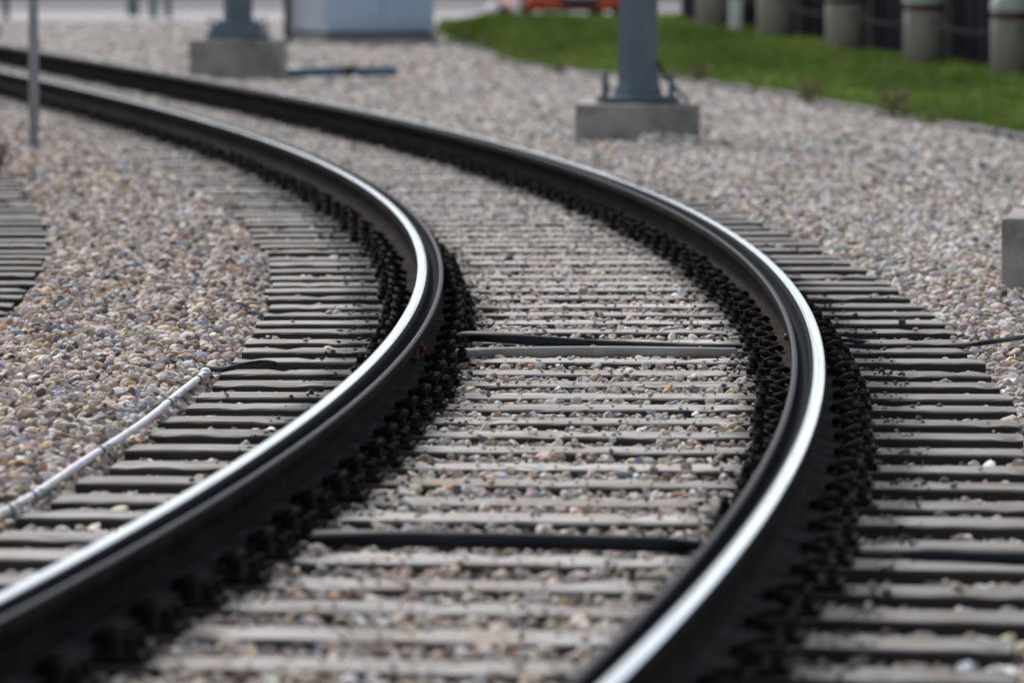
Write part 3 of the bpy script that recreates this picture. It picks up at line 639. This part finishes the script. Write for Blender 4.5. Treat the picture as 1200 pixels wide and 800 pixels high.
# ------------------------------------------------------------------ catenary poles on concrete plinths
def make_pole(x, y, rz, label, h=6.8, lift=0.0, cover=False):
    root = empty("catenary_pole", (x, y, 0), rz); tag(root, label, "pole", "catenary poles on concrete plinths beside the track")
    MB().box((0, 0, 0.055 + lift / 2), (0.92, 0.92, 0.51 + lift), 0.018).build("plinth", M['conc'], root)
    if cover: MB().box((0, 0, 0.41 + lift), (0.60, 0.60, 0.19), 0.008, taper=.66).build("base_cover", M['galv'], root)
    MB().box((0, 0, 0.345 + lift), (0.62, 0.62, 0.035), 0.006).build("base_plate", M['galv'], root)
    # octagonal tapered shaft with a flared foot
    n = 8; b = MB(); rg = []
    for r_, z_ in ((.195, .363), (.19, .40), (.166, .46), (.160, .62), (.125, h)):
        rg.append([b.b.verts.new((r_ * math.cos(math.pi / 8 + k * math.pi / 4), r_ * math.sin(math.pi / 8 + k * math.pi / 4), z_)) for k in range(n)])
    for A, B in zip(rg, rg[1:]):
        for k in range(n): b.b.faces.new((A[k], A[(k + 1) % n], B[(k + 1) % n], B[k]))
    b.b.faces.new(rg[-1]); b.b.faces.new(rg[0][::-1])
    b.build("shaft", M['galv'], root)
    for sx in (-1, 1):
        for sy in (-1, 1):
            MB().cyl((0, 0, .0), .013, .20, 8).cyl((0, 0, -.06), .026, .03, 6).cyl((0, 0, -.01), .022, .022, 6).build("anchor_bolt", M['galv'], root, (sx * .25, sy * .25, .44 + lift))
    return root
x, y = p2g(748, 171); P2 = make_pole(x + .01, y + .46, rad(-3), "grey steel catenary pole on a stained concrete plinth in front of the lawn")
MB().tube(smooth([(.15, -.1, .62), (.19, -.14, .53), (.26, -.2, .45), (.33, -.28, .38), (.38, -.36, .325)]), .013, 8).build("earth_cable", M['cable'], P2)
x, y = p2g(277, 96); P1 = make_pole(x, y + .46, rad(-5), "farthest catenary pole, its plinth left of the blue grey cabinet", lift=.13, cover=True)
x, y = p2g(1314, 352); P3 = make_pole(x, y + .46, rad(-9), "nearest catenary pole, only its dark plinth corner showing at the right edge", lift=.05)

# ------------------------------------------------------------------ thin grey post on the left, blue pipe
x, y = p2g(40, 178); o = empty("sign_post", (x, y, 0)); tag(o, "thin grey metal post standing in the gravel left of the track", "post")
MB().tube([(0, 0, -.2), (0.0, 0, 1.2), (-.02, 0, 2.7)], .037, 14).build("pole", M['galvp'], o)
MB().lathe([(.036, 0), (.042, .004), (.042, .03), (.02, .04)], 14).build("post_cap", M['galvp'], o, (-.02, 0, 2.69))
MB().cyl((0, 0, .02), .055, .05, 14, r2=.045).build("collar", M['galvp'], o)
a = p2g(305, 93); b = p2g(465, 92); ang = math.atan2(b[1] - a[1], b[0] - a[0]); ln = math.hypot(b[0] - a[0], b[1] - a[1])
o = empty("blue_pipe", ((a[0] + b[0]) / 2, (a[1] + b[1]) / 2, .06), ang); tag(o, "teal blue pipe with a dark joint lying on the gravel by the far plinth", "pipe")
MB().tube([(-ln / 2, 0, 0), (0, 0, .012), (ln / 2, 0, .0)], .062, 14).build("pipe_body", M['bluepipe'], o)
MB().tube([(.13, 0, .01), (.27, 0, .01)], .075, 14).build("pipe_joint", M['black'], o)
MB().tube([(-ln / 2 - .02, 0, 0), (-ln / 2 + .16, 0, .003)], .072, 14).build("pipe_collar", M['cable'], o)

# ------------------------------------------------------------------ utility cabinet
x, y = p2g(421, 54); rz = rad(24)
o = empty("utility_cabinet", (x, y + .9, 0), rz); tag(o, "blue grey metal utility cabinet on a concrete slab beside the lawn", "cabinet")
wx, wy = 1.56, 1.42
MB().box((0, 0, .0), (wx + .10, wy + .10, .26), .02).build("slab", M['concl'], o)
MB().box((0, 0, .16), (wx - .06, wy - .06, .08)).build("skirt", M['edging'], o)
MB().box((0, 0, .99), (wx, wy, 1.60), .015).build("body", M['cabinet'], o)
MB().box((0, 0, 1.83), (wx + .1, wy + .1, .08), .02).build("roof", M['cabinet'], o)
for sx in (-1, 1):
    d = MB().box((sx * .385, -wy / 2 - .011, 1.02), (.75, .022, 1.44), .006).build("door", M['cabinet'], o)
    MB().box((sx * .06, -wy / 2 - .034, 1.05), (.024, .024, .22), .006).build("handle", M['black'], d)
    v = MB()
    for k in range(6): v.box((sx * .385, -wy / 2 - .030, 1.45 + k * .035), (.34, .014, .018), .003)
    v.build("vent", M['cabinet'], d)
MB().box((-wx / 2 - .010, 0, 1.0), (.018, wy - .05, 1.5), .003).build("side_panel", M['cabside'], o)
MB().tube([(-wx / 2 - .09, .52, .0), (-wx / 2 - .09, .52, 1.7)], .045, 12).build("cable_riser", M['darkpost'], o)

# ------------------------------------------------------------------ bollards, chains and the dark panel fence
BX = [(6.55, 53.9), (5.90, 56.8)] + [((px - 600) / F_PX * Z, Z) for px, Z in ((1186, 59.7), (1083, 62.6), (990, 65.5), (909, 68.4), (837, 71.3))]
BZ = [0, 0] + [CAM_H - Z * (py - HOR) / F_PX for py, Z in ((90, 59.7), (77, 62.6), (66, 65.5), (48, 68.4), (35, 71.3))]
descr = ["bollard outside the right edge of the photo", "bollard just beyond the right edge", "pale capped concrete bollard nearest the camera at the right edge", "pale capped concrete bollard between two dark panels, second from the right", "concrete bollard in the middle of the row with its band showing at the top edge", "concrete bollard with no cap in view beside the small white box", "farthest concrete bollard of the row, left of the small white box"]
def make_bollard():
    r_ = empty("bollard"); tag(r_, descr[2], "bollard", "concrete bollards along the lawn")
    MB().lathe([(.225, -.3), (.225, .59), (.22, .602)], 28).build("shaft", M['bollard'], r_)
    MB().lathe([(.21, .602), (.21, .675)], 28).build("band", M['band'], r_)
    MB().lathe([(.23, .675), (.234, .70), (.232, .76), (.205, .84), (.14, .90), (.07, .935), (.01, .945)], 28).build("cap", M['cap'], r_)
    e = MB()
    e.b.free(); e.b = bmesh.new(); e.tube([(.0 + .022 * math.cos(a), 0, .022 * math.sin(a)) for a in np.linspace(0, 6.0, 12)], .005, 5)
    e.build("chain_eye", M['galvp'], r_, (.09, -.20, .56))
    return r_
proto = make_bollard()
for i, (bx, by) in enumerate(BX):
    if i < 2: continue
    o = proto if i == 2 else copy_tree(proto); o.location = (bx, by, BZ[i]); o["label"] = descr[i]; o.rotation_euler = (0, 0, rad(9))
for i in range(1, 6):
    (xa, ya), (xb, yb) = BX[i], BX[i + 1]
    L_ = math.hypot(xb - xa, yb - ya)
    pts = [(xa + (xb - xa) * t, ya + (yb - ya) * t, .56 + BZ[i] + (BZ[i + 1] - BZ[i]) * t - .14 * 4 * t * (1 - t)) for t in np.linspace(.05, .95, 42)]
    ch = MB()
    for j in range(41):      # links alternate flat and upright
        a, b = Vector(pts[j]), Vector(pts[j + 1]); ch.tube([a, (a + b) / 2, b], [.007, .010 if j % 2 else .014, .007], 5)
    tag(ch.build("chain", M['chain']), ["", "grey chain at the right edge running out of the photo", "thin grey chain sagging between the two nearest capped bollards", "thin grey chain sagging between the second and third bollards from the right", "thin chain between the middle bollard and the one beside the white box", "thin chain behind the small white box"][i], "chain", "chains between the bollards")
# fence: dark ribbed panels on posts, standing right behind the bollards
o = empty("panel_fence", (0, 0, 0)); tag(o, "dark blue ribbed panel fence standing behind the concrete bollards", "fence")
dx, dy = (BX[6][0] - BX[2][0]) / 4, (BX[6][1] - BX[2][1]) / 4; q = math.hypot(dx, dy); tx, ty = dx / q, dy / q; nx_, ny_ = ty, -tx
ang = math.atan2(ty, tx)
def panel_mesh():
    b = MB(); b.box((0, 0, .75), (q - .12, .04, 1.5), .006)
    for k in range(8): b.box((-q / 2 + .06 + (k + .5) * (q - .12) / 8, -.028, .75), (.10, .022, 1.44), .005); 
    for k in range(8): b.box((-q / 2 + .06 + (k + .5) * (q - .12) / 8, .028, .75), (.10, .022, 1.44), .005)
    return b.mesh("panel", M['panel'])
pm = panel_mesh(); pom = MB().box((0, 0, .8), (.09, .09, 1.7), .008).mesh("post", M['darkpost'])
for i in range(0, 7):
    cx = BX[2][0] + tx * q * (i - 1.5) + nx_ * .36; cy = BX[2][1] + ty * q * (i - 1.5) + ny_ * .36; cz = -.05 + .075 * max(0, i - 1.5)
    link("panel", pm, o, (cx, cy, cz), (0, 0, ang))
    link("post", pom, o, (cx - tx * q / 2, cy - ty * q / 2, cz))
x, y = p2g(862, 42, .27); o = empty("utility_box", (x, y, 0.27)); tag(o, "small white utility box between the two farthest bollards", "box")
MB().box((0, 0, .24), (.15, .13, .36), .01).build("housing", M['white'], o); MB().box((0, 0, .435), (.17, .15, .03), .008).build("lid", M['white'], o); MB().box((0, 0, .0), (.06, .06, .16)).build("stand", M['galvp'], o)
MB().box((0, -.068, .24), (.11, .008, .28), .003).build("door", M['white'], o)

# ------------------------------------------------------------------ red car beyond the lawn
def make_car(x, y, rz):
    o = empty("car", (x, y, 0.02), rz); tag(o, "red car parked beyond the lawn with only its lower front in view", "car")
    # side outline (y forward = towards -y), stations across: body lofted from half widths
    st = [(-2.05, .24, .52, .60), (-1.98, .19, .66, .78), (-1.7, .18, .74, .86), (-1.0, .18, .86, .89), (-.6, .18, .92, .90), (.2, .18, .95, .90), (1.2, .18, .97, .89), (1.8, .20, .98, .84), (2.05, .30, .90, .72)]
    b = MB(); rg = []
    for yy, z0, z1, w in st:
        zm = (z0 + z1) / 2
        rg.append([b.b.verts.new(p) for p in ((-w * .94, yy, z0), (-w, yy, z0 + .08), (-w, yy, zm + .06), (-w * .90, yy, z1 - .03), (-w * .6, yy, z1 + .01), (0, yy, z1 + .03), (w * .6, yy, z1 + .01), (w * .90, yy, z1 - .03), (w, yy, zm + .06), (w, yy, z0 + .08), (w * .94, yy, z0))])
    for A, B in zip(rg, rg[1:]):
        for k in range(11): f = b.b.faces.new((A[k], A[(k + 1) % 11], B[(k + 1) % 11], B[k])); f.smooth = True
    b.b.faces.new(rg[0][::-1]); b.b.faces.new(rg[-1]); b.build("body", M['red'], o)
    b = MB(); cb = [(-.95, .88, .80), (-.25, 1.36, .60), (.75, 1.40, .60), (1.65, .96, .72)]
    rg = [[b.b.verts.new(p) for p in ((-w, yy, .86), (-w * .97, yy, z), (w * .97, yy, z), (w, yy, .86))] for yy, z, w in cb]
    for A, B in zip(rg, rg[1:]):
        for k in range(3): b.b.faces.new((A[k], A[k + 1], B[k + 1], B[k]))
    b.b.faces.new(rg[0]); b.b.faces.new(rg[-1][::-1]); b.build("cabin_glass", M['glass'], o)
    MB().box((0, .25, 1.40), (1.16, 1.0, .05), .02).build("roof", M['red'], o)
    for sx in (-1, 1):
        MB().box((sx * .56, -2.0, .60), (.34, .14, .13), .04).build("headlight", M['lens'], o)
        MB().box((sx * .98, -.75, .98), (.16, .12, .11), .04).build("wing_mirror", M['red'], o)
        for yy in (-1.28, 1.28):
            w = MB().cyl((0, 0, 0), .32, .20, 24, rot=Matrix.Rotation(rad(90), 4, 'Y')).build("wheel", M['rubber'], o, (sx * .79, yy, .32))
            MB().cyl((sx * .095, 0, 0), .21, .04, 20, rot=Matrix.Rotation(rad(90), 4, 'Y')).build("rim", M['alloy'], w)
    MB().box((0, -2.055, .36), (.62, .05, .20), .02).build("lower_grille", M['black'], o)
    MB().box((0, -2.06, .58), (.60, .05, .09), .02).build("grille", M['black'], o)
    MB().box((0, -2.092, .46), (.5, .02, .11), .004).build("number_plate", M['white'], o)
    MB().box((0, -2.0, .20), (1.3, .18, .05), .015).build("bumper_lip", M['black'], o)
    return o
make_car(.82, 95.2, rad(8))

# ------------------------------------------------------------------ small things along the back
def boulder(x, y, r, name, m, label, cat):
    b = bmesh.new(); bmesh.ops.create_icosphere(b, subdivisions=3, radius=1)
    for v in b.verts: v.co = v.co * r * (1 + .16 * mnoise.noise(v.co * 1.6 + Vector((3, 1, 9)))); v.co.z *= .8
    me = bpy.data.meshes.new(name); b.to_mesh(me); b.free(); me.materials.append(m); me.polygons.foreach_set("use_smooth", [True] * len(me.polygons))
    return tag(link(name, me, None, (x, y, r * .75)), label, cat)
x, y = p2g(580, 22); boulder(x, y + .2, .17, "white_boulder", M['white'], "small white painted boulder on the back of the lawn", "boulder")
def shrub(x, y, h, seed, label, m, cat="shrub", grp=None, z=0.0, name="shrub"):
    r = random.Random(seed); o = empty(name, (x, y, z)); tag(o, label, cat, grp)
    b = MB()
    for k in range(7): a = r.uniform(0, 6.283); b.tube([(0, 0, 0), (math.cos(a) * h * .15, math.sin(a) * h * .15, h * .5), (math.cos(a) * h * .35, math.sin(a) * h * .35, h * r.uniform(.7, .95))], .006, 4)
    b.build("stem", M['stem'], o)
    f = MB()
    for k in range(150):
        a = r.uniform(0, 6.283); rr = h * .48 * math.sqrt(r.random()); zz = h * r.uniform(.2, 1.0); s = h * r.uniform(.05, .10)
        c = Vector((rr * math.cos(a), rr * math.sin(a), zz)); d1 = Vector((r.gauss(0, 1), r.gauss(0, 1), r.gauss(0, .6))).normalized() * s; d2 = d1.cross(Vector((r.gauss(0, 1), r.gauss(0, 1), 1))).normalized() * s * .5
        vs = [f.b.verts.new(c + p) for p in (-d1, d2, d1, -d2)]; f.b.faces.new(vs)
    f.build("foliage", m, o); return o
x, y = p2g(663, 26); shrub(x, y, .34, 3, "pale grey green shrub in front of the middle of the red car", M['paleleaf'], grp="small shrubs by the red car", z=.1)
x, y = p2g(694, 27); shrub(x, y, .26, 4, "lower pale shrub close to the pole, in front of the red car", M['paleleaf'], grp="small shrubs by the red car", z=.1)
x, y = p2g(6, 205); shrub(x - .05, y, .22, 8, "dry brown weed clump in the gravel at the left edge", M['dryweed'], cat="weed", name="weed")
x, y = p2g(4, 46); shrub(x - .1, y, .20, 9, "dark low weed behind the far rail at the left edge", M['dryweed'], cat="weed", name="weed")
for (wx_, wy_, hh_, sd_, lb_) in ((818, 101, .24, 21, "dry brown weed at the lawn edge just right of the nearer grey pole"), (946, 124, .26, 22, "dry brown weed at the lawn edge in front of the middle bollard"), (1046, 142, .30, 23, "pinkish brown dry weed at the lawn edge, farthest right of three"), (655, 90, .15, 24, "small dry weed at the lawn edge left of the nearer grey pole")):
    x, y = p2g(wx_, wy_); shrub(x, y - .08, hh_, sd_, lb_, M['dryweed'], cat="weed", name="weed", grp="dry weeds along the lawn edge")
def fpost(px, py, w, h, m, label):
    x, y = p2g(px, py); o = empty("fence_post", (x, y, 0)); tag(o, label, "post", "posts along the far pavement")
    MB().box((0, 0, h / 2 - .1), (w, w, h + .2), .01).build("shaft", m, o); MB().box((0, 0, h + .02), (w + .03, w + .03, .04), .01, taper=.6).build("cap", m, o)
fpost(156, 20, .20, 1.2, M['teal'], "broad dark teal post, left of three at the far pavement")
fpost(180, 23, .13, 1.2, M['teal'], "slim teal post, middle of three at the far pavement")
fpost(197, 22, .11, 1.2, M['galv'], "slim blue grey post nearest the far catenary pole")
fpost(7, 25, .09, 1.2, M['darkpost'], "dark post alone at the far left of the pavement")

# ------------------------------------------------------------------ trees beyond the road (above the frame, mirrored in the far rail heads)
def clump(k):
    r = random.Random(40 + k); b = bmesh.new()
    for i in range(60):
        c = Vector((r.gauss(0, .45), r.gauss(0, .45), r.gauss(0, .4))); d1 = Vector((r.gauss(0, 1), r.gauss(0, 1), r.gauss(0, 1))).normalized() * r.uniform(.12, .22); d2 = d1.cross(Vector((r.gauss(0, 1), r.gauss(0, 1), 1))).normalized() * .11
        b.faces.new([b.verts.new(c + p) for p in (-d1, d2, d1, -d2)])
    me = bpy.data.meshes.new("leaf_clump"); b.to_mesh(me); b.free(); me.materials.append(M['grass']); return me
CLUMPS = lib("leaf_clumps", [clump(k) for k in range(5)])
pts = []; trunks = MB()
tx_ = -46.0
while tx_ < 46:
    ty_ = 142 + random.uniform(-5, 5); H = random.uniform(5.6, 8.2); W_ = random.uniform(2.4, 3.6)
    trunks.tube([(tx_, ty_, -.2), (tx_ + .1, ty_, H * .35), (tx_, ty_ + .1, H * .8)], [.22, .17, .06], 8)
    for i in range(230):
        v = np.array([random.gauss(0, 1) for _ in range(3)]); v = v / np.linalg.norm(v) * random.random() ** .4
        pts.append((tx_ + v[0] * W_, ty_ + v[1] * W_, max(.4, H * .55 + v[2] * H * .46)))
    tx_ += random.uniform(3.2, 4.8)
pts = np.array(pts); n = len(pts)
lc = np.array([.05, .085, .03]) * np.exp(rng.normal(0, .3, (n, 1)))
scatter("tree_belt", pts, np.ones((n, 3)) * rng.uniform(.8, 1.5, (n, 1)), rng.uniform(0, 6.283, (n, 3)), rng.integers(0, 5, n), lc, CLUMPS, "belt of leafy trees beyond the road", "trees")
tag(trunks.build("tree_trunks", M['stem']), "trunks of the tree belt beyond the road", "trees", kind='stuff')
